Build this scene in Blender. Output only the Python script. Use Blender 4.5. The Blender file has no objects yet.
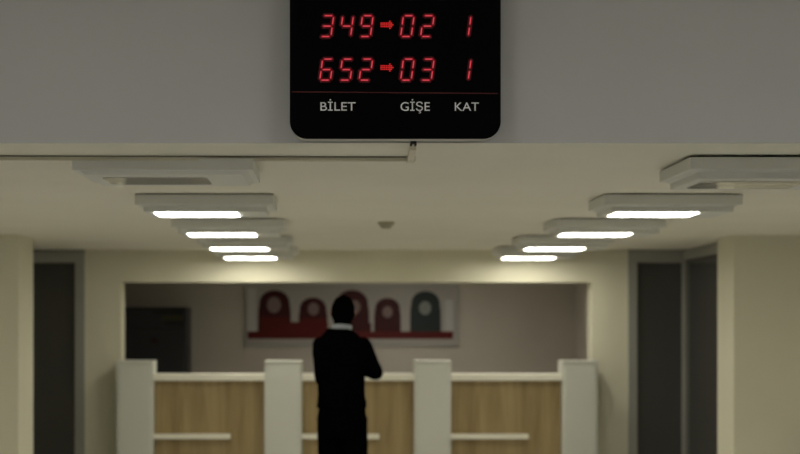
import bpy, bmesh, math, random
from mathutils import Vector, Matrix, noise
random.seed(4)
C = bpy.context.scene.collection
EYE = 1.53                      # eye height of the photographer
PI = math.pi

# ------------------------------------------------------------------ materials
def mat(name, col, rough=0.5, spec=0.5, metal=0.0, noise_amt=0.0, noise_scale=8.0, bump=0.0, bump_scale=120.0, emit=None, emit_s=0.0):
    m = bpy.data.materials.new(name); m.use_nodes = True
    nt = m.node_tree; b = nt.nodes['Principled BSDF']
    b.inputs['Base Color'].default_value = (*col, 1)
    b.inputs['Roughness'].default_value = rough
    b.inputs['Specular IOR Level'].default_value = spec
    b.inputs['Metallic'].default_value = metal
    if noise_amt or bump:
        tc = nt.nodes.new('ShaderNodeTexCoord')
    if noise_amt:
        n = nt.nodes.new('ShaderNodeTexNoise'); n.inputs['Scale'].default_value = noise_scale; n.inputs['Detail'].default_value = 5
        nt.links.new(tc.outputs['Object'], n.inputs['Vector'])
        r = nt.nodes.new('ShaderNodeValToRGB')
        r.color_ramp.elements[0].position = .3; r.color_ramp.elements[1].position = .7
        r.color_ramp.elements[0].color = (*[c*(1-noise_amt) for c in col], 1)
        r.color_ramp.elements[1].color = (*[min(1, c*(1+noise_amt)) for c in col], 1)
        nt.links.new(n.outputs['Fac'], r.inputs['Fac']); nt.links.new(r.outputs['Color'], b.inputs['Base Color'])
    if bump:
        n2 = nt.nodes.new('ShaderNodeTexNoise'); n2.inputs['Scale'].default_value = bump_scale; n2.inputs['Detail'].default_value = 3
        nt.links.new(tc.outputs['Object'], n2.inputs['Vector'])
        bp = nt.nodes.new('ShaderNodeBump'); bp.inputs['Strength'].default_value = bump; bp.inputs['Distance'].default_value = .002
        nt.links.new(n2.outputs['Fac'], bp.inputs['Height']); nt.links.new(bp.outputs['Normal'], b.inputs['Normal'])
    if emit:
        b.inputs['Emission Color'].default_value = (*emit, 1); b.inputs['Emission Strength'].default_value = emit_s
    return m

def wood_mat():
    m = bpy.data.materials.new('oak_laminate'); m.use_nodes = True
    nt = m.node_tree; b = nt.nodes['Principled BSDF']
    tc = nt.nodes.new('ShaderNodeTexCoord')
    def ns(scale, sc, det):
        mp = nt.nodes.new('ShaderNodeMapping'); mp.inputs['Scale'].default_value = scale
        n = nt.nodes.new('ShaderNodeTexNoise'); n.inputs['Scale'].default_value = sc; n.inputs['Detail'].default_value = det
        nt.links.new(tc.outputs['Object'], mp.inputs['Vector']); nt.links.new(mp.outputs['Vector'], n.inputs['Vector'])
        return n
    a = ns((1, 1, .05), 9, 3); g = ns((1, 1, .03), 70, 5)
    mx = nt.nodes.new('ShaderNodeMix'); mx.inputs['Factor'].default_value = .45
    nt.links.new(a.outputs['Fac'], mx.inputs[2]); nt.links.new(g.outputs['Fac'], mx.inputs[3])
    r = nt.nodes.new('ShaderNodeValToRGB')
    e = r.color_ramp.elements
    e[0].position = .33; e[0].color = (.225, .155, .066, 1)
    e[1].position = .66; e[1].color = (.47, .36, .185, 1)
    nt.links.new(mx.outputs[0], r.inputs['Fac']); nt.links.new(r.outputs['Color'], b.inputs['Base Color'])
    b.inputs['Roughness'].default_value = .5; b.inputs['Specular IOR Level'].default_value = .25
    return m

def floor_mat():
    m = bpy.data.materials.new('floor_tiles'); m.use_nodes = True
    nt = m.node_tree; b = nt.nodes['Principled BSDF']
    tc = nt.nodes.new('ShaderNodeTexCoord')
    br = nt.nodes.new('ShaderNodeTexBrick'); br.offset = 0; br.inputs['Scale'].default_value = 1.0
    br.inputs['Brick Width'].default_value = .6; br.inputs['Row Height'].default_value = .6; br.inputs['Mortar Size'].default_value = .004
    br.inputs['Color1'].default_value = (.64, .635, .60, 1); br.inputs['Color2'].default_value = (.60, .595, .56, 1); br.inputs['Mortar'].default_value = (.18, .17, .14, 1)
    nt.links.new(tc.outputs['Object'], br.inputs['Vector']); nt.links.new(br.outputs['Color'], b.inputs['Base Color'])
    b.inputs['Roughness'].default_value = .45
    return m

def glass_mat(name='dark_glass', tint=(.30, .31, .29)):
    """dark pane: tinted see-through, grey painted in for dim reflections, a fresnel sheen"""
    m = bpy.data.materials.new(name); m.use_nodes = True
    nt = m.node_tree; nt.nodes.remove(nt.nodes['Principled BSDF']); out = nt.nodes['Material Output']
    t = nt.nodes.new('ShaderNodeBsdfTransparent'); t.inputs['Color'].default_value = (*tint, 1)
    d = nt.nodes.new('ShaderNodeBsdfDiffuse'); d.inputs['Color'].default_value = (.115, .112, .100, 1)  # grey diffuse share painted in for the dim reflections
    m0 = nt.nodes.new('ShaderNodeMixShader'); m0.inputs['Fac'].default_value = .6
    g = nt.nodes.new('ShaderNodeBsdfGlossy'); g.inputs['Roughness'].default_value = .12; g.inputs['Color'].default_value = (.9, .9, .9, 1)
    f = nt.nodes.new('ShaderNodeFresnel'); f.inputs['IOR'].default_value = 1.42
    mx = nt.nodes.new('ShaderNodeMixShader')
    nt.links.new(t.outputs['BSDF'], m0.inputs[1]); nt.links.new(d.outputs['BSDF'], m0.inputs[2])
    nt.links.new(f.outputs['Fac'], mx.inputs['Fac']); nt.links.new(m0.outputs['Shader'], mx.inputs[1]); nt.links.new(g.outputs['BSDF'], mx.inputs[2])
    nt.links.new(mx.outputs['Shader'], out.inputs['Surface'])
    return m

M = dict(
    ceiling=mat('ceiling_paint', (.78, .75, .635), .85, .2, noise_amt=.02, noise_scale=1.5),
    bulkhead=mat('bulkhead_paint', (.475, .468, .445), .8, .2, noise_amt=.02, noise_scale=1.2, bump=.1),
    cream=mat('cream_wall_paint', (.69, .66, .51), .75, .25, noise_amt=.02, noise_scale=2, bump=.1),
    greige=mat('back_room_paint', (.47, .43, .368), .85, .2, noise_amt=.03, noise_scale=2),
    hall=mat('hall_wall_paint', (.64, .63, .58), .8, .2),
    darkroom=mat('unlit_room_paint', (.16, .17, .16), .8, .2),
    floor=floor_mat(),
    alu=mat('grey_aluminium', (.33, .325, .29), .45, .5, metal=.25),
    glass=glass_mat(),
    white_metal=mat('white_enamel', (.65, .645, .585), .48, .4),
    gap=mat('gap_shade_tone', (.22, .21, .18), .8, .1),  # dark tone painted for the shade inside narrow gaps
    lens_off=mat('unlit_diffuser', (.58, .56, .48), .10, .6),
    lens_on=mat('lit_diffuser', (.8, .8, .75), .4, .4, emit=(1.0, .96, .84), emit_s=18.5),
    hall_fill_lens=mat('hall_fill_diffuser', (.8, .8, .8), .4, .4, emit=(1.0, 1.0, 1.0), emit_s=28),  # for the unseen lamps added in the near hall
    back_fill_lens=mat('back_room_fill_diffuser', (.8, .8, .75), .4, .4, emit=(1.0, .95, .86), emit_s=22),  # for the unseen lamp added in the back room
    plastic=mat('ivory_plastic', (.62, .58, .45), .5, .4),
    detector=mat('detector_plastic', (.40, .375, .26), .5, .4),
    acrylic=mat('black_acrylic', (.001, .001, .0012), .5, .03),
    housing=mat('display_housing_metal', (.40, .40, .37), .4, .5, metal=.3),
    caption=mat('caption_print', (.80, .80, .78), .6, .2),
    seg_core=mat('led_segment_core', (.1, .02, .02), .5, .2, emit=(.62, .055, .075), emit_s=1.0),
    seg_halo=mat('led_halo_glow', (.02, .002, .003), .5, .2, emit=(.14, .0014, .005), emit_s=1.0),  # dim emission painting the red glow around each segment
    seg_outer_halo=mat('led_outer_halo_glow', (.01, .001, .002), .5, .2, emit=(.020, .0004, .001), emit_s=1.0),  # fainter outer part of the painted glow
    arrow=mat('led_arrow_dots', (.1, .02, .02), .5, .2, emit=(.62, .014, .014), emit_s=1.0),
    redline=mat('red_print', (.085, .015, .015), .5, .2),
    cable=mat('black_cable', (.02, .02, .018), .5, .4),
    laminate=mat('white_laminate', (.64, .645, .57), .42, .4, noise_amt=.015, noise_scale=3),
    edge=mat('laminate_edge_band', (.52, .52, .44), .5, .35),
    ledge=mat('white_ledge_laminate', (.86, .83, .70), .4, .4),
    wood=wood_mat(),
    cab=mat('dark_cabinet_steel', (.018, .019, .022), .5, .35),
    cab_black=mat('cabinet_black_trim', (.004, .004, .004), .5, .3),
    olive=mat('olive_label', (.05, .047, .018), .6, .2),
    poster_white=mat('poster_pale_print', (.34, .32, .29), .6, .2),
    poster_red=mat('poster_red_print', (.085, .006, .005), .55, .2),
    poster_dark=mat('poster_dark_red_print', (.040, .005, .005), .55, .2),
    poster_teal=mat('poster_dark_green_print', (.018, .026, .024), .55, .2),
    poster_pink=mat('poster_skin_print', (.19, .135, .125), .55, .2),
    poster_grey=mat('poster_grey_print', (.20, .21, .195), .55, .2),
    poster_bright=mat('poster_white_print', (.43, .42, .40), .6, .2),
    skin=mat('skin', (.42, .24, .17), .5, .35, noise_amt=.05, noise_scale=30),
    hair=mat('black_hair', (.0018, .0016, .0016), 1.0, .0, noise_amt=.3, noise_scale=60, bump=.4, bump_scale=90),
    suit=mat('black_suit_cloth', (.0016, .0016, .0019), 1.0, .0, noise_amt=.15, noise_scale=60, bump=.2, bump_scale=300),
    trouser=mat('black_trouser_cloth', (.0017, .0016, .0017), 1.0, .0, noise_amt=.15, noise_scale=60, bump=.2, bump_scale=300),
    shirt=mat('white_shirt_cloth', (.33, .355, .385), .8, .2),
    shoe=mat('black_leather', (.008, .007, .006), .35, .5),
    eye=mat('eye_white', (.7, .68, .65), .2, .5),
)

# ------------------------------------------------------------------ mesh helpers
def box(bm, x0, x1, y0, y1, z0, z1, mi=0, bev=0.0):
    r = bmesh.ops.create_cube(bm, size=1.0, matrix=Matrix.Translation(((x0+x1)/2, (y0+y1)/2, (z0+z1)/2)) @ Matrix.Diagonal((x1-x0, y1-y0, z1-z0, 1)))
    vs = r['verts']
    fs = {f for v in vs for f in v.link_faces}
    for f in fs: f.material_index = mi
    if bev > 0:
        es = list({e for v in vs for e in v.link_edges})
        rr = bmesh.ops.bevel(bm, geom=es, offset=bev, segments=2, profile=.5, affect='EDGES')
        for f in rr['faces']: f.material_index = mi

def prism(bm, pts, y0, y1, mi=0):
    """pts: (x, z) outline, extruded along y from y0 (near) to y1 (far)."""
    a = [bm.verts.new((p[0], y0, p[1])) for p in pts]; b = [bm.verts.new((p[0], y1, p[1])) for p in pts]
    n = len(pts); fs = [bm.faces.new(a), bm.faces.new(b[::-1])]
    for i in range(n): fs.append(bm.faces.new((a[i], b[i], b[(i+1) % n], a[(i+1) % n])))
    for f in fs: f.material_index = mi

def lathe(bm, prof, seg=32, mi=0):
    """prof: (radius, z) from top to bottom, closed at both ends."""
    rings = []
    for r, z in prof:
        rings.append([bm.verts.new((r*math.cos(2*PI*i/seg), r*math.sin(2*PI*i/seg), z)) for i in range(seg)])
    for k in range(len(rings)-1):
        for i in range(seg):
            bm.faces.new((rings[k][i], rings[k][(i+1) % seg], rings[k+1][(i+1) % seg], rings[k+1][i])).material_index = mi
    bm.faces.new(rings[0]); bm.faces.new(rings[-1][::-1])

def build(name, bm, mats, parent=None, smooth=False, loc=(0, 0, 0)):
    bmesh.ops.recalc_face_normals(bm, faces=bm.faces)
    me = bpy.data.meshes.new(name); bm.to_mesh(me); bm.free()
    for m in (mats if isinstance(mats, (list, tuple)) else [mats]): me.materials.append(m)
    if smooth:
        for p in me.polygons: p.use_smooth = True
    o = bpy.data.objects.new(name, me); C.objects.link(o); o.location = loc
    if parent: o.parent = parent
    return o

def boxobj(name, dims, m, parent=None, bev=0.0):
    bm = bmesh.new(); box(bm, *dims, 0, bev); return build(name, bm, m, parent)

def tag(o, label, cat, group=None):
    o['label'] = label; o['category'] = cat
    if group: o['group'] = group
    return o

def thing(name, label, cat, loc=(0, 0, 0), group=None):
    o = bpy.data.objects.new(name, None); C.objects.link(o); o.location = loc; o.empty_display_size = .1
    return tag(o, label, cat, group)

def struct(name, boxes, mats, bev=0.0):
    bm = bmesh.new()
    for b in boxes: box(bm, *b, 0, bev)
    o = build(name, bm, mats); o['kind'] = 'structure'; return o

# ------------------------------------------------------------------ the setting
CEIL = EYE + .69                 # low ceiling of the far hall
FH = 3.45                        # ceiling of the near hall
XL, XR = -4.4, 5.2
struct('floor', [(XL-.2, XR+.2, -3.2, 18.4, -.15, 0)], M['floor'])
struct('ceiling', [(XL-.2, XR+.2, 6.382, 18.4, CEIL, CEIL+.25)], M['ceiling'])
struct('ceiling_near', [(XL-.2, XR+.2, -3.2, 6.38, FH, FH+.2)], M['ceiling'])
struct('wall_bulkhead', [(XL, XR, 6.38, 6.6, CEIL+.0005, FH+.2)], M['bulkhead'])
struct('wall_left', [(XL-.2, XL, -3.2, 18.4, 0, FH)], M['hall'])
struct('wall_right', [(XR, XR+.2, -3.2, 18.4, 0, FH)], M['hall'])
struct('wall_rear', [(XL, XR, -3.2, -3.0, 0, FH)], M['hall'])
# the wall with the opening above the service counter
OL, OR_, OT = -1.90, 2.311, EYE+.402
struct('wall_back', [(-2.222, OL, 15.2, 15.5, 0, CEIL), (OR_, 2.633, 15.2, 15.5, 0, CEIL), (OL, OR_, 15.2, 15.5, OT, CEIL)], M['cream'])
struct('wall_pier_left', [(XL, -2.357, 12.72, 13.35, 0, CEIL)], M['cream'])
struct('wall_pier_right', [(3.015, XR, 12.8, 13.35, 0, CEIL)], M['cream'])
struct('wall_far', [(-2.4, 2.60, 18.0, 18.15, 0, CEIL)], M['greige'])
struct('wall_partition_left', [(-2.42, -2.30, 15.5, 18.0, 0, CEIL)], M['greige'])
struct('wall_partition_right', [(2.565, 2.63, 15.5, 18.0, 0, CEIL)], M['greige'])
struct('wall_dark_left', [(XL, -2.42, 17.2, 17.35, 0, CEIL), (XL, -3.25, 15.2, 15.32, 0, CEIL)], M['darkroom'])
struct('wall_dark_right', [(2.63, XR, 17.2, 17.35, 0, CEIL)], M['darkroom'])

def glazed(name, x0, x1, y, posts):
    """frontal glazing: frame with header and posts, one pane of dark glass"""
    r = bpy.data.objects.new(name, None); C.objects.link(r); r['kind'] = 'structure'; r.location = (0, y, 0)
    bm = bmesh.new()
    box(bm, x0, x1, -.02, .06, CEIL-.115, CEIL-.012, 0, .004)
    for a, b in posts: box(bm, a, b, -.02, .06, 0, CEIL-.115, 0, .004)
    box(bm, x0, x1, -.02, .06, 0, .09, 0, .004)
    build('door_frame', bm, M['alu'], r)
    boxobj('gap_shade_strip', (x0, x1, .0, .05, CEIL-.012, CEIL), M['gap'], r)  # dark strip painting the shade between header and ceiling
    boxobj('glass_pane', (x0+.01, x1-.01, .015, .025, .05, CEIL-.08), M['glass'], r)
    return r
glazed('door_1', -3.25, -2.222, 15.2, [(-3.25, -3.16), (-2.312, -2.222)])
glazed('door_2', 2.633, 3.16, 15.2, [(2.633, 2.715), (3.115, 3.16)])
r = bpy.data.objects.new('window_1', None); C.objects.link(r); r['kind'] = 'structure'
bm = bmesh.new(); box(bm, 3.12, 3.18, 13.35, 15.18, CEIL-.09, CEIL-.012, 0, .004); box(bm, 3.12, 3.18, 13.35, 15.18, 0, .09, 0, .004)
box(bm, 3.12, 3.18, 13.35, 13.42, .09, CEIL-.09, 0, .004)
build('window_frame', bm, M['alu'], r)
boxobj('glass_pane', (3.146, 3.154, 13.38, 15.18, .05, CEIL-.05), M['glass'], r)

# ------------------------------------------------------------------ ceiling lights
def ceiling_light(label, x, y, lit, drop=.094, group='square ceiling lights'):
    """stepped square surface luminaire; x, y is the middle of the housing"""
    r = thing('ceiling_light', label, 'light', (x, y, CEIL), group)
    h, d, gap, ly = (.358, .275, .006, -.05) if lit else (.364, .32, .010, 0)
    boxobj('mounting_plate', (-h+.05, h-.05, -d+.05, d-.05, -gap, 0), M['gap'], r)
    bm = bmesh.new(); box(bm, -h, h, -d, d, -.058, -gap, 0, .003)
    build('housing', bm, M['white_metal'], r)
    # lower tray: chamfered band and a straight rim
    bm = bmesh.new()
    def ring(a, b, z): return [bm.verts.new(p) for p in ((-a, -b, z), (a, -b, z), (a, b, z), (-a, b, z))]
    R = [ring(h-.022, d-.022, -.0581), ring(h-.040, d-.034, -.068), ring(h-.042, d-.036, -drop+.003), ring(h-.045, d-.039, -drop)]
    bm.faces.new(R[0]); bm.faces.new(R[-1][::-1])
    for k in range(3):
        for i in range(4): bm.faces.new((R[k][i], R[k][(i+1) % 4], R[k+1][(i+1) % 4], R[k+1][i]))
    tray = build('tray', bm, M['white_metal'], r)
    # diffuser plate sits off-centre in the tray, corners rounded
    cx, hx, hy, rad = (-.050 if x < 0 else -.066), .216, .166, .03
    pts = []
    for sx, sy, a0 in ((1, 1, 0), (-1, 1, 90), (-1, -1, 180), (1, -1, 270)):
        for k in range(5):
            a = math.radians(a0+k*22.5)
            pts.append((cx+sx*(hx-rad)+rad*math.cos(a), ly+sy*(hy-rad)+rad*math.sin(a)))
    bm = bmesh.new()
    a = [bm.verts.new((p[0], p[1], -drop+.004)) for p in pts]; b = [bm.verts.new((p[0], p[1], -drop-.004)) for p in pts]
    bm.faces.new(a); bm.faces.new(b[::-1])
    for i in range(len(pts)): bm.faces.new((a[i], b[i], b[(i+1) % len(pts)], a[(i+1) % len(pts)]))
    build('diffuser', bm, M['lens_on'] if lit else M['lens_off'], r)
    return r
place = ['', 'second from the near edge', 'third from the near edge', 'second from the counter wall', 'nearest to the counter wall']
LX, RX = -.667, 1.754
ceiling_light('unlit square ceiling light, nearest of the left row, beside the cable duct', -.688, 7.16, False, .073)
ceiling_light('unlit square ceiling light, nearest of the right row, at the right edge', 1.79, 7.12, False, .094)
ys = [9.04, 11.03, 13.05, 14.77]
for k in range(4):
    n = ('first lit', 'second lit', 'third lit', 'last lit')[k]
    w = ('just behind the unlit one', 'midway along the row', 'ahead of the last one', 'close above the counter wall')[k]
    ceiling_light(f'{n} square ceiling light of the left row, {w}', LX, ys[k], True)
    ceiling_light(f'{n} square ceiling light of the right row, {w}', RX, ys[k], True)

side = (('left', -3.07, 'beyond the left edge of the view'), ('right', 4.15, 'beyond the right edge of the view'))  # unseen outer rows, added to brighten the far hall
for sn, x, w in side:
    for k in range(2):
        ceiling_light(f"{('first', 'second', 'third')[k]} added lit ceiling light of the outer {sn} row, {w}", x, (8.2, 10.0, 11.8)[k], True)

# unseen luminaires added to light the near hall, above the photographer
def hall_fill_light(label, x, y):
    r = thing('ceiling_light', label, 'light', (x, y, FH), 'large unseen lamps added in the near hall')
    boxobj('housing', (-.62, .62, -.32, .32, -.06, 0), M['white_metal'], r, .006)
    boxobj('diffuser', (-.57, .57, -.27, .27, -.068, -.0605), M['hall_fill_lens'], r)
hall_fill_light('large lit ceiling lamp added out of view in the near hall, left of the photographer', -1.6, 2.6)
hall_fill_light('large lit ceiling lamp added out of view in the near hall, right of the photographer', 2.4, 2.6)

r = thing('ceiling_light', 'small unseen ceiling lamp added to light the room behind the counter', 'light', (.75, 16.5, CEIL))  # not visible, added to brighten the back room
boxobj('housing', (-.35, .35, -.2, .2, -.05, 0), M['white_metal'], r, .005)
boxobj('diffuser', (-.31, .31, -.16, .16, -.056, -.0502), M['back_fill_lens'], r)

# ------------------------------------------------------------------ smoke detector
r = thing('smoke_detector', 'small round smoke detector on the middle of the ceiling', 'smoke detector', (.345, 11.17, CEIL))
bm = bmesh.new(); lathe(bm, [(.054, 0), (.057, -.006), (.056, -.014), (.052, -.017)]); build('base', bm, M['detector'], r, True)
bm = bmesh.new(); lathe(bm, [(.046, -.0172), (.044, -.028), (.032, -.038), (.030, -.043), (.012, -.045)]); build('sensor_dome', bm, M['detector'], r, True)

# ------------------------------------------------------------------ cable duct
r = thing('cable_duct', 'slim white cable duct running along the ceiling under the number display', 'cable duct', (0, 6.8, CEIL))
bm = bmesh.new()
def skewbox(bm, x0, x1, ya, yb, w, z0, z1):
    vs = [bm.verts.new(p) for p in ((x0, ya, z0), (x1, yb, z0), (x1, yb+w, z0), (x0, ya+w, z0), (x0, ya, z1), (x1, yb, z1), (x1, yb+w, z1), (x0, ya+w, z1))]
    for f in ((0, 1, 2, 3), (4, 5, 6, 7), (0, 1, 5, 4), (1, 2, 6, 5), (2, 3, 7, 6), (3, 0, 4, 7)): bm.faces.new([vs[i] for i in f])
skewbox(bm, -4.35, .295, -.06, .062, .03, -.0205, -.0125)
skewbox(bm, -4.35, .295, -.055, .067, .02, -.013, -.0005)
build('long_run', bm, M['plastic'], r)
bm = bmesh.new(); skewbox(bm, -4.35, .295, -.0555, .0665, .006, -.0065, -.0015); build('duct_shade_strip', bm, M['gap'], r)  # dark strip painting the shadow line along the duct's upper edge
bm = bmesh.new()
vs = [[bm.verts.new((x, y, z)) for x, y in ((.288, -.375), (.313, -.375), (.328, .115), (.300, .115))] for z in (-.020, -.0005)]
bm.faces.new(vs[0]); bm.faces.new(vs[1])
for k in range(4): bm.faces.new((vs[0][k], vs[0][(k+1) % 4], vs[1][(k+1) % 4], vs[1][k]))
build('short_branch', bm, M['plastic'], r)
bm = bmesh.new(); box(bm, .296, .331, .05, .125, -.0225, -.0004, 0, .002); build('elbow_cover', bm, M['plastic'], r)

# ------------------------------------------------------------------ queue number display
S = 6.26/1700                       # metres per photo pixel at the display face
def dx(px): return (px-395)*S
def dz(py): return (327-py)*S+EYE
DW0, DW1, DZ0, DZ1 = dx(289.8), dx(500.8), dz(138.9), dz(-72)
disp = thing('queue_display', 'black queue number display with red digits hanging on the grey bulkhead', 'display', (395/1.0*S-333.5*S, 6.26, 0))
def rrect(x0, x1, z0, z1, r, n=10):
    pts = []
    for cx, cz, a0 in ((x1-r, z1-r, 0), (x0+r, z1-r, 90), (x0+r, z0+r, 180), (x1-r, z0+r, 270)):
        for k in range(n+1):
            a = math.radians(a0+90*k/n); pts.append((cx+r*math.cos(a), cz+r*math.sin(a)))
    return pts
bm = bmesh.new(); prism(bm, rrect(DW0, DW1, DZ0, DZ1, .064), .0045, .074); build('housing', bm, M['housing'], disp)
boxobj('mounting_plate', (DW0+.05, DW1-.05, .0742, .1195, DZ0+.045, DZ1-.05), M['housing'], disp)
bm = bmesh.new(); cxx = .299-(395-333.5)*S
for x in (cxx-.008, cxx+.008): box(bm, x-.004, x+.004, .094, .135, CEIL-.011, CEIL-.002, 0, .001)
box(bm, cxx-.011, cxx+.011, .088, .112, CEIL-.006, CEIL+.045, 0, .001)
build('power_cable', bm, M['cable'], disp)
bm = bmesh.new(); prism(bm, rrect(DW0, DW1, DZ0, DZ1, .064), 0, .004); build('face_panel', bm, M['acrylic'], disp)

# seven segment digits, slanted, with painted glow strips around the cores
SL = .135
SEG = {'0': 'abcdef', '1': 'bc', '2': 'abged', '3': 'abgcd', '4': 'fgbc', '5': 'afgcd', '6': 'afgedc', '9': 'abcdfg'}
def strip(bm, p, q, hw, y0, y1, mi, trim):
    p = Vector(p); q = Vector(q); d = (q-p).normalized(); n = Vector((-d.y, d.x))
    p = p+d*trim; q = q-d*trim; t = d*hw
    pts = [p, p+t*.7+n*hw, q-t*.7+n*hw, q, q-t*.7-n*hw, p+t*.7-n*hw]
    prism(bm, [(v.x, v.y) for v in pts], y0, y1, mi)
def digit(ch, px, ptop, pbot):
    """px: lower left corner of the digit in the row"""
    w = 10.6; h = pbot-ptop
    def P(u, v): return (dx(px+u*w+SL*v*h), dz(pbot-v*h))
    ln = dict(a=((0, 1), (1, 1)), b=((1, .5), (1, 1)), c=((1, 0), (1, .5)), d=((0, 0), (1, 0)), e=((0, 0), (0, .5)), f=((0, .5), (0, 1)), g=((0, .5), (1, .5)))
    bm = bmesh.new()
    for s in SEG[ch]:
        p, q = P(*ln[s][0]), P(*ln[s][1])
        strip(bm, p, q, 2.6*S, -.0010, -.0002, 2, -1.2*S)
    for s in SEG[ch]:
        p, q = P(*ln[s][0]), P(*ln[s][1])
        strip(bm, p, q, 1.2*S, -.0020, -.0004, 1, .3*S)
    for s in SEG[ch]:
        p, q = P(*ln[s][0]), P(*ln[s][1])
        strip(bm, p, q, 0.52*S, -.0030, -.0006, 0, 1.6*S)
    return build('digit', bm, [M['seg_core'], M['seg_halo'], M['seg_outer_halo']], disp)
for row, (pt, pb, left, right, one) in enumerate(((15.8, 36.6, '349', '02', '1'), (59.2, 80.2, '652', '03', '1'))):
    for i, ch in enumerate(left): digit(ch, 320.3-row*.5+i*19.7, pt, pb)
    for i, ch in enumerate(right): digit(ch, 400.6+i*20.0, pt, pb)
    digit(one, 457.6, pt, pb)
    cy = (24.9, 67.6)[row]
    bm = bmesh.new()
    for i in range(5):                                     # arrow made of small lamps
        for j in (-1, 0, 1):
            box(bm, dx(380.6+i*1.75), dx(380.6+i*1.75+1.15), -.003, -.0003, dz(cy+j*1.75+.55), dz(cy+j*1.75-.55))
    for i in range(3):
        n = 2-i
        for j in range(-n, n+1):
            box(bm, dx(389.3+i*1.5), dx(389.3+i*1.5+1.15), -.003, -.0003, dz(cy+j*1.75+.6), dz(cy+j*1.75-.6))
    build('arrow', bm, M['arrow'], disp)
bm = bmesh.new()
vs = [bm.verts.new(p) for p in ((dx(292), -.0009, dz(92.3)), (dx(498), -.0009, dz(94.0)), (dx(498), -.0009, dz(93.0)), (dx(292), -.0009, dz(91.3)))]
f = bm.faces.new(vs); e = bmesh.ops.extrude_face_region(bm, geom=[f])
for v in e['geom']:
    if isinstance(v, bmesh.types.BMVert): v.co.y = -.0001
build('divider_line', bm, M['redline'], disp)

def caption(txt, px0, px1, pbase, ptop):
    cu = bpy.data.curves.new('caption', 'FONT'); cu.body = txt; cu.size = 1.0; cu.extrude = .01; cu.offset = 0.0
    t = bpy.data.objects.new('caption_source', cu); C.objects.link(t)
    dg = bpy.context.evaluated_depsgraph_get(); dg.update()
    me = bpy.data.meshes.new_from_object(t.evaluated_get(dg))
    bpy.data.objects.remove(t)
    xs = [v.co.x for v in me.vertices]
    x0, x1 = min(xs), max(xs); cap = .72
    sx = (px1-px0)*S/(x1-x0); sz = (pbase-ptop)*S/cap
    for v in me.vertices:
        x, y, z = v.co
        v.co = (dx(px0)+(x-x0)*sx, -.0012 if z > 0 else -.0002, dz(pbase)+y*sz)
    me.materials.clear(); me.materials.append(M['caption'])
    me.name = 'caption'
    o = bpy.data.objects.new('caption', me); C.objects.link(o); o.parent = disp
caption('BİLET', 320.4, 355.6, 110.6, 101.8)
caption('GİŞE', 400.5, 429.8, 110.8, 101.8)
caption('KAT', 454.8, 478.8, 110.8, 102.0)

# ------------------------------------------------------------------ service counter
SC = 14.85/1700
def cx_(px): return (px-333.5)*SC
def cz_(py): return EYE+(327-py)*SC
PZ = cz_(360.6)
where = ('leftmost white counter pillar, at the left end of the wall opening', 'white counter pillar just left of the standing man',
         'white counter pillar right of the standing man', 'rightmost white counter pillar, at the right end of the wall opening')
PIL = ((116.0, 153.2), (264.2, 301.8), (414.3, 451.3), (562.3, 598))
for (a, b), lab in zip(PIL, where):
    x0, x1 = cx_(a), cx_(b); w = x1-x0
    p = thing('counter_pillar', lab, 'counter pillar', ((x0+x1)/2, 14.85, 0), 'white pillars between the counter bays')
    boxobj('body', (-w/2, w/2, .012, .30, .06, PZ-.022), M['laminate'], p, .003)
    boxobj('top_cap', (-w/2, w/2, .0, .305, PZ-.022, PZ), M['laminate'], p, .004)
    boxobj('front_panel', (-w/2+.022, w/2-.022, .0, .012, .08, PZ-.05), M['laminate'], p, .003)
    boxobj('plinth', (-w/2+.01, w/2-.01, .03, .28, 0, .06), M['edge'], p)
BAY = ((153.2, 264.2, 'left counter bay with an oak front, beside the dark cabinet'),
       (301.8, 414.3, 'middle counter bay with an oak front, behind the standing man'),
       (451.3, 562.3, 'right counter bay with an oak front, under the bare wall'))
for i, (a, b, lab) in enumerate(BAY):
    x0, x1 = cx_(a)+.001, cx_(b)-.001; w = x1-x0
    t = thing('service_counter', lab, 'counter', ((x0+x1)/2, 14.85, 0), 'oak fronted counter bays')
    zt = cz_(374.0)
    boxobj('countertop', (-w/2, w/2, .008, .30, zt-.060, zt), M['ledge'], t, .006)
    boxobj('front_panel', (-w/2, w/2, .10, .12, .06, zt-.060), M['wood'], t)
    boxobj('plinth', (-w/2, w/2, .13, .16, 0, .06), M['edge'], t)
    boxobj('bag_shelf', (-w/2, -w/2+(76.5 if i == 0 else 77.5)*SC, .012, .10, cz_(439.3), cz_(434.4)), M['ledge'], t, .004)
    boxobj('desk_top', (-w/2, w/2, .12, .60, .72, .745), M['laminate'], t, .003)

# ------------------------------------------------------------------ back room: dark cabinet and poster
cab = thing('storage_cabinet', 'tall dark grey metal cabinet standing in the room behind the counter', 'cabinet', (-1.875, 17.40, 0))
hw = .37; H = EYE+.203
boxobj('body', (-hw, hw, .02, .58, .05, H), M['cab'], cab, .006)
boxobj('plinth', (-hw+.02, hw-.02, .05, .56, 0, .05), M['cab_black'], cab)
boxobj('door', (-hw+.01, hw-.01, 0, .02, .07, H-.22), M['cab'], cab, .004)
boxobj('top_drawer', (-hw+.01, hw-.01, 0, .02, H-.21, H-.02), M['cab'], cab, .004)
boxobj('drawer_slot', (.03, .33, -.004, .0, H-.075, H-.035), M['cab_black'], cab)
boxobj('drawer_slot', (.15, .34, -.004, .0, H-.185, H-.145), M['cab_black'], cab)
boxobj('label_strip', (.12, .33, -.003, .0, H-.135, H-.085), M['olive'], cab)
bm = bmesh.new(); lathe(bm, [(.03, 0), (.032, .012), (.022, .03)], 20); k = build('lock', bm, mat('red_lock', (.03, .008, .008), .5, .3), cab, True)
k.location = (.04, 0, EYE-.145); k.rotation_euler = (PI/2, 0, 0)

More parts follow.
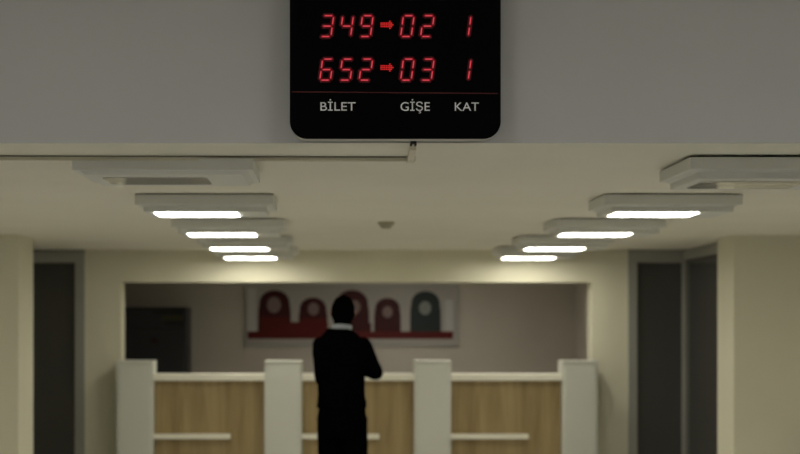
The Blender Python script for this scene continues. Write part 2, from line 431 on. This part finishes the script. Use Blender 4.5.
PS = 17.98/1700
def px_(p): return (p-333.5)*PS
def pz_(p): return EYE+(327-p)*PS
pos = thing('wall_poster', 'wide pale poster with dark red figures over a red band on the back wall', 'poster', (px_(352), 17.98, pz_(316)))
ox, oz = px_(352), pz_(316)
def Q(px, py): return (px_(px)-ox, pz_(py)-oz)
def prect(bm, a, b, c, d, y, mi):
    (x0, z1), (x1, z0) = Q(a, b), Q(c, d); box(bm, x0, x1, y, .012, z0, z1, mi)
bm = bmesh.new(); prect(bm, 246, 285, 458, 345.5, 0, 0)
prect(bm, 247.5, 331.5, 453, 338.8, -.004, 1)
def figure(cx, top, w, base, fx, fy, fr, mi, mface, mlow, low):
    """printed head-and-shoulders shape with a pale oval"""
    pts = []
    n = 14; hw = w/2
    pts += [Q(cx-hw, base), Q(cx-hw*.98, top+hw*1.25)]
    for k in range(n+1):
        a = PI-PI*k/n
        pts.append(Q(cx+hw*.93*math.cos(a), top+hw*.95-hw*.95*math.sin(a)**.8))
    pts += [Q(cx+hw*.98, top+hw*1.25), Q(cx+hw, base)]
    prism(bm, pts[::-1], -.003, .0, mi)
    prect(bm, cx-hw*.85, low, cx+hw*.85, base, -.0038, mlow)
    el = [Q(fx+fr*math.cos(2*PI*k/20), fy+fr*1.15*math.sin(2*PI*k/20)) for k in range(20)]
    prism(bm, el, -.005, .0, mface)
prect(bm, 262, 322, 328, 331.6, -.0034, 1); prect(bm, 338, 323, 371, 331.6, -.0034, 2)
figure(274.5, 290, 33, 332, 274, 305, 7.0, 2, 4, 1, 317)
figure(313, 297.5, 29, 332, 313.5, 309, 5.5, 2, 4, 1, 318)
figure(352, 290, 35, 332, 354.5, 307, 6.0, 2, 4, 2, 318)
figure(387.5, 298, 27, 332, 387.5, 312, 5.0, 2, 4, 2, 320)
figure(425.5, 291, 31, 332, 425, 308, 6.0, 3, 5, 3, 318)
prect(bm, 445, 300, 453, 331, -.002, 6); prect(bm, 247.5, 288, 256, 331, -.002, 6)
build('print', bm, [M['poster_white'], M['poster_red'], M['poster_dark'], M['poster_teal'], M['poster_pink'], M['poster_grey'], M['poster_bright']], pos)
bm = bmesh.new()
for a, b, c, d in ((245, 284, 246.2, 346.5), (457.8, 284, 459, 346.5), (245, 284, 459, 285), (245, 345.4, 459, 346.5)): prect(bm, a, b, c, d, -.008, 0)
build('frame', bm, M['alu'], pos)

# ------------------------------------------------------------------ the standing man
YAW = math.radians(22)
fw = Vector((math.sin(YAW), math.cos(YAW), 0)); rt = Vector((math.cos(YAW), -math.sin(YAW), 0)); up = Vector((0, 0, 1))
def L(r_, f_, z): return rt*r_+fw*f_+up*z
def ball(bm, c, r, sub=2):
    bmesh.ops.create_icosphere(bm, subdivisions=sub, radius=1, matrix=Matrix.Translation(c) @ Matrix.Diagonal((r, r, r, 1)))
def tube(bm, pts, rad, seg=16):
    pts = [Vector(p) for p in pts]
    for i in range(len(pts)-1):
        a, b = pts[i], pts[i+1]; d = (b-a); ln = d.length; d.normalize()
        q = d.to_track_quat('Z', 'Y').to_matrix().to_4x4()
        r = bmesh.ops.create_cone(bm, cap_ends=True, segments=seg, radius1=rad[i], radius2=rad[i+1], depth=ln, matrix=Matrix.Translation((a+b)/2) @ q)
    for p, r_ in zip(pts, rad): ball(bm, p, r_)
def torso(bm, rings, seg=28):
    """rings: (z, half width, half depth, forward offset, right offset) in the body's turned frame"""
    R = []
    for z, a, b, f_, s_ in rings:
        ring = []
        for i in range(seg):
            t = 2*PI*i/seg; ex = .8
            c, s = math.cos(t), math.sin(t)
            ring.append(bm.verts.new(L(s_+a*math.copysign(abs(c)**ex, c), f_+b*math.copysign(abs(s)**ex, s), z)))
        R.append(ring)
    for k in range(len(R)-1):
        for i in range(seg): bm.faces.new((R[k][i], R[k][(i+1) % seg], R[k+1][(i+1) % seg], R[k+1][i]))
    bm.faces.new(R[0][::-1]); bm.faces.new(R[-1])
def remeshed(name, bm, m, parent, voxel, smooth_it=4, fold=0.0):
    bmesh.ops.recalc_face_normals(bm, faces=bm.faces)
    me = bpy.data.meshes.new(name+'_source'); bm.to_mesh(me); bm.free()
    o = bpy.data.objects.new(name+'_source', me); C.objects.link(o)
    md = o.modifiers.new('r', 'REMESH'); md.mode = 'VOXEL'; md.voxel_size = voxel
    if smooth_it:
        sm = o.modifiers.new('s', 'SMOOTH'); sm.factor = .5; sm.iterations = smooth_it
    dg = bpy.context.evaluated_depsgraph_get(); dg.update()
    out = bpy.data.meshes.new_from_object(o.evaluated_get(dg)); out.name = name
    bpy.data.objects.remove(o)
    for p in out.polygons: p.use_smooth = True
    if fold:
        for v in out.vertices:
            n = noise.noise(Vector((v.co.x*9, v.co.y*9, v.co.z*22)))
            v.co += v.normal*n*fold
    out.materials.clear(); out.materials.append(m)
    ob = bpy.data.objects.new(name, out); C.objects.link(ob); ob.parent = parent
    return ob

man = thing('person', 'man in black with a white collar, standing before the counter, seen from behind, arms bent', 'person', (.06, 12.0, 0))
SHR, SHL = L(.158, -.005, 1.402), L(-.163, -.005, 1.400)
ELR, WRR = Vector((.238, .03, 1.205)), Vector((.135, .235, 1.225))
ELL, WRL = Vector((-.142, .125, 1.16)), Vector((.015, .325, 1.19))
HIPR, HIPL = L(.088, 0, .92), L(-.088, 0, .92)
KNR, KNL = L(.098, .02, .50), L(-.098, .025, .50)
ANR, ANL = L(.105, -.02, .09), L(-.105, -.01, .09)
HC = Vector((.008, .045, 1.626))                 # middle of the head
HY = math.radians(7)
hf = Vector((math.sin(HY), math.cos(HY), -.12)).normalized(); hr = Vector((math.cos(HY), -math.sin(HY), 0)); hu = hr.cross(hf)
def HD(r_, f_, u): return HC+hr*r_+hf*f_+hu*u
def head_shell(bm, grow=0.0, hair=False):
    r = bmesh.ops.create_uvsphere(bm, u_segments=40, v_segments=28, radius=1)
    for v in r['verts']:
        x, y, z = v.co
        sx, sy, sz = .076, .095, .113
        k = 1.0
        if z < -.1: k = 1-.32*min(1, (-.1-z)/.9)            # jaw narrows
        yy = y*sy*(1-.12*max(0, -z) if y < 0 else 1)
        p = Vector((x*sx*k, yy, z*sz))
        if y < 0 and z < -.2: p.y *= 1-.35*min(1, (-.2-z)/.8)   # nape
        if hair:
            g = .012+.006*max(0, z)
            line = .38 if y > .30 else (-.30 if y > -.05 else -1.1)   # hairline: brow, temples, nape
            if z < line: g = -.012
            g += .003*noise.noise(Vector((x*7, y*7, z*7)))
            p += Vector((x, y, z)).normalized()*g
        v.co = HD(p.x, p.y, p.z)
bm = bmesh.new()
head_shell(bm)
tube(bm, [HD(0, .088, .022), HD(0, .105, -.018), HD(0, .098, -.030)], [.010, .014, .011])           # nose
tube(bm, [HD(-.018, .078, -.062), HD(0, .086, -.060), HD(.018, .078, -.062)], [.006, .009, .006])   # lips
tube(bm, [HD(-.014, .070, -.097), HD(.014, .070, -.097)], [.018, .018])                              # chin
for s in (-1, 1):
    tube(bm, [HD(s*.015, .086, .032), HD(s*.045, .074, .034)], [.010, .009])                         # brow
    tube(bm, [HD(s*.076, -.004, .024), HD(s*.082, -.012, .010), HD(s*.078, -.004, -.022)], [.010, .013, .009])   # ear
tube(bm, [Vector((-.016, -.01, 1.44)), Vector((-.006, .01, 1.53)), HD(0, -.02, -.05)], [.064, .057, .056])      # neck
torso(bm, [(.90, .150, .10, 0, 0), (1.02, .140, .09, 0, 0), (1.2, .145, .09, 0, 0), (1.36, .155, .095, 0, 0), (1.43, .13, .08, -.005, 0), (1.475, .06, .055, -.01, 0)])
for sh, el, wr in ((SHR, ELR, WRR), (SHL, ELL, WRL)):
    tube(bm, [sh, sh.lerp(el, .5), el, el.lerp(wr, .35), wr], [.050, .042, .036, .036, .026])
for hp, kn, an in ((HIPR, KNR, ANR), (HIPL, KNL, ANL)):
    tube(bm, [hp, hp.lerp(kn, .5), kn, kn.lerp(an, .35), an], [.080, .068, .050, .050, .034])
    tube(bm, [an, an-up*.045+fw*.02, an-up*.055+fw*.13], [.034, .032, .026])
def hand(bm, wr, d, nrm, side):
    """palm along d, palm normal nrm (towards the curl), thumb on side"""
    d = d.normalized(); nrm = (nrm-d*nrm.dot(d)).normalized(); s = d.cross(nrm)*side
    tube(bm, [wr, wr+d*.035], [.024, .022])
    for k in range(4):
        o = s*(.030-.019*k)
        tube(bm, [wr+d*.02+o*.6, wr+d*.088+o], [.014, .0115], 10)
        ln = (.072, .082, .076, .058)[k]
        b0 = wr+d*.088+o; b1 = b0+(d*.9+nrm*.35).normalized()*ln*.42
        b2 = b1+(d*.5+nrm*.85).normalized()*ln*.33; b3 = b2+(d*.1+nrm).normalized()*ln*.25
        tube(bm, [b0, b1, b2, b3], [.0098, .0092, .0085, .0075], 10)
    t0 = wr+d*.028+s*.022; t1 = t0+(d*.6+s*.75+nrm*.25).normalized()*.040; t2 = t1+(d*.9+s*.15+nrm*.4).normalized()*.032; t3 = t2+(d+nrm*.5).normalized()*.024
    tube(bm, [t0, t1, t2, t3], [.016, .0125, .0105, .009], 10)
hand(bm, WRR, (WRR-ELR)+Vector((-.03, .08, 0)), Vector((-.5, 0, -.6)), 1)
hand(bm, WRL, (WRL-ELL)+Vector((.03, .02, .02)), Vector((.2, 0, .9)), -1)
remeshed('body', bm, M['skin'], man, .0055, 2)
for s in (-1, 1):
    bm = bmesh.new(); ball(bm, HD(s*.031, .078, .015), .012, 3)
    for f in bm.faces:
        if (f.calc_center_median()-HD(s*.031, .078, .015)).normalized().dot(hf) > .86: f.material_index = 1
    build('eye', bm, [M['eye'], M['hair']], man, True)
bm = bmesh.new(); head_shell(bm, hair=True)
tube(bm, [HD(0, -.045, -.03), HD(-.002, -.026, -.065), HD(-.004, -.024, -.092)], [.073, .064, .058])     # hair on the nape
remeshed('hair', bm, M['hair'], man, .007, 3, .004)

bm = bmesh.new()                                  # jacket
torso(bm, [(.955, .180, .128, 0, -.004), (1.00, .177, .128, 0, -.004), (1.08, .165, .124, 0, -.006), (1.20, .168, .126, 0, -.006), (1.32, .178, .130, 0, -.006), (1.39, .170, .116, 0, -.008), (1.445, .152, .100, -.005, -.010), (1.475, .128, .092, -.008, -.012), (1.499, .098, .086, -.020, -.012), (1.520, .084, .084, -.026, -.012)])
for sh, el, wr, wd in ((SHR, ELR, WRR, 1), (SHL, ELL, WRL, 1)):
    tube(bm, [sh, sh.lerp(el, .5), el, el.lerp(wr, .5), el.lerp(wr, .93)], [.062, .059, .053, .049, .041])
remeshed('jacket', bm, M['suit'], man, .010, 5, .005)
bm = bmesh.new()                                  # trousers
torso(bm, [(.74, .176, .112, 0, 0), (.84, .178, .118, 0, 0), (.93, .174, .120, 0, 0), (.99, .160, .112, 0, 0)])
for hp, kn, an in ((HIPR, KNR, ANR), (HIPL, KNL, ANL)):
    tube(bm, [hp-up*.03, hp.lerp(kn, .5), kn, kn.lerp(an, .5), an-up*.025], [.097, .094, .084, .072, .066])
remeshed('trousers', bm, M['trouser'], man, .011, 4, .005)
bm = bmesh.new()                                  # shirt collar ring
seg = 32; R = []
for z, a, b in ((1.490, .076, .072), (1.536, .070, .067), (1.538, .066, .063), (1.494, .068, .063)):
    R.append([bm.verts.new(Vector((-.012+.25*(z-1.478), .000+.3*(z-1.478)-.026, z+.004))+rt*a*math.cos(2*PI*i/seg)+fw*b*math.sin(2*PI*i/seg)+up*(-.010*math.sin(2*PI*i/seg))) for i in range(seg)])
for k in range(4):
    for i in range(seg): bm.faces.new((R[k][i], R[k][(i+1) % seg], R[(k+1) % 4][(i+1) % seg], R[(k+1) % 4][i]))
build('shirt_collar', bm, M['shirt'], man, True)
for an in (ANR, ANL):
    bm = bmesh.new()
    a0 = an*1.0; a0.z = 0
    for f_, w, h, z in ((-.065, .034, .055, .0), (-.04, .040, .085, 0), (.0, .040, .085, 0), (.05, .043, .068, 0), (.11, .046, .050, 0), (.165, .040, .040, 0), (.20, .022, .030, 0)):
        ring = []
        for k in range(14):
            t = 2*PI*k/14
            ring.append(bm.verts.new(a0+fw*f_+rt*w*math.cos(t)+up*max(0, h*.5+h*.5*math.sin(t))))
        if f_ == -.065: first = ring; bm.faces.new(ring)
        else:
            for k in range(14): bm.faces.new((prev[k], prev[(k+1) % 14], ring[(k+1) % 14], ring[k]))
        prev = ring
    bm.faces.new(prev)
    build('shoe', bm, M['shoe'], man, True)

# ------------------------------------------------------------------ world and camera
w = bpy.data.worlds.new('dim_evening'); w.use_nodes = True; bpy.context.scene.world = w
w.node_tree.nodes['Background'].inputs['Color'].default_value = (.02, .022, .025, 1)
w.node_tree.nodes['Background'].inputs['Strength'].default_value = 1.0
cam = bpy.data.cameras.new('camera'); co = bpy.data.objects.new('camera', cam); C.objects.link(co)
co.location = (0, 0, EYE); co.rotation_euler = (PI/2, 0, 0)
cam.sensor_width = 36; cam.lens = 36*1700/800
cam.shift_x = 66.5/800; cam.shift_y = 100/800
cam.dof.use_dof = True; cam.dof.focus_distance = 6.3; cam.dof.aperture_fstop = 2.8
cam.clip_end = 100
sc = bpy.context.scene
sc.camera = co
sc.view_settings.view_transform = 'Standard'; sc.view_settings.look = 'None'
sc.view_settings.exposure = 0.0; sc.view_settings.gamma = 1.0; sc.view_settings.use_curve_mapping = False
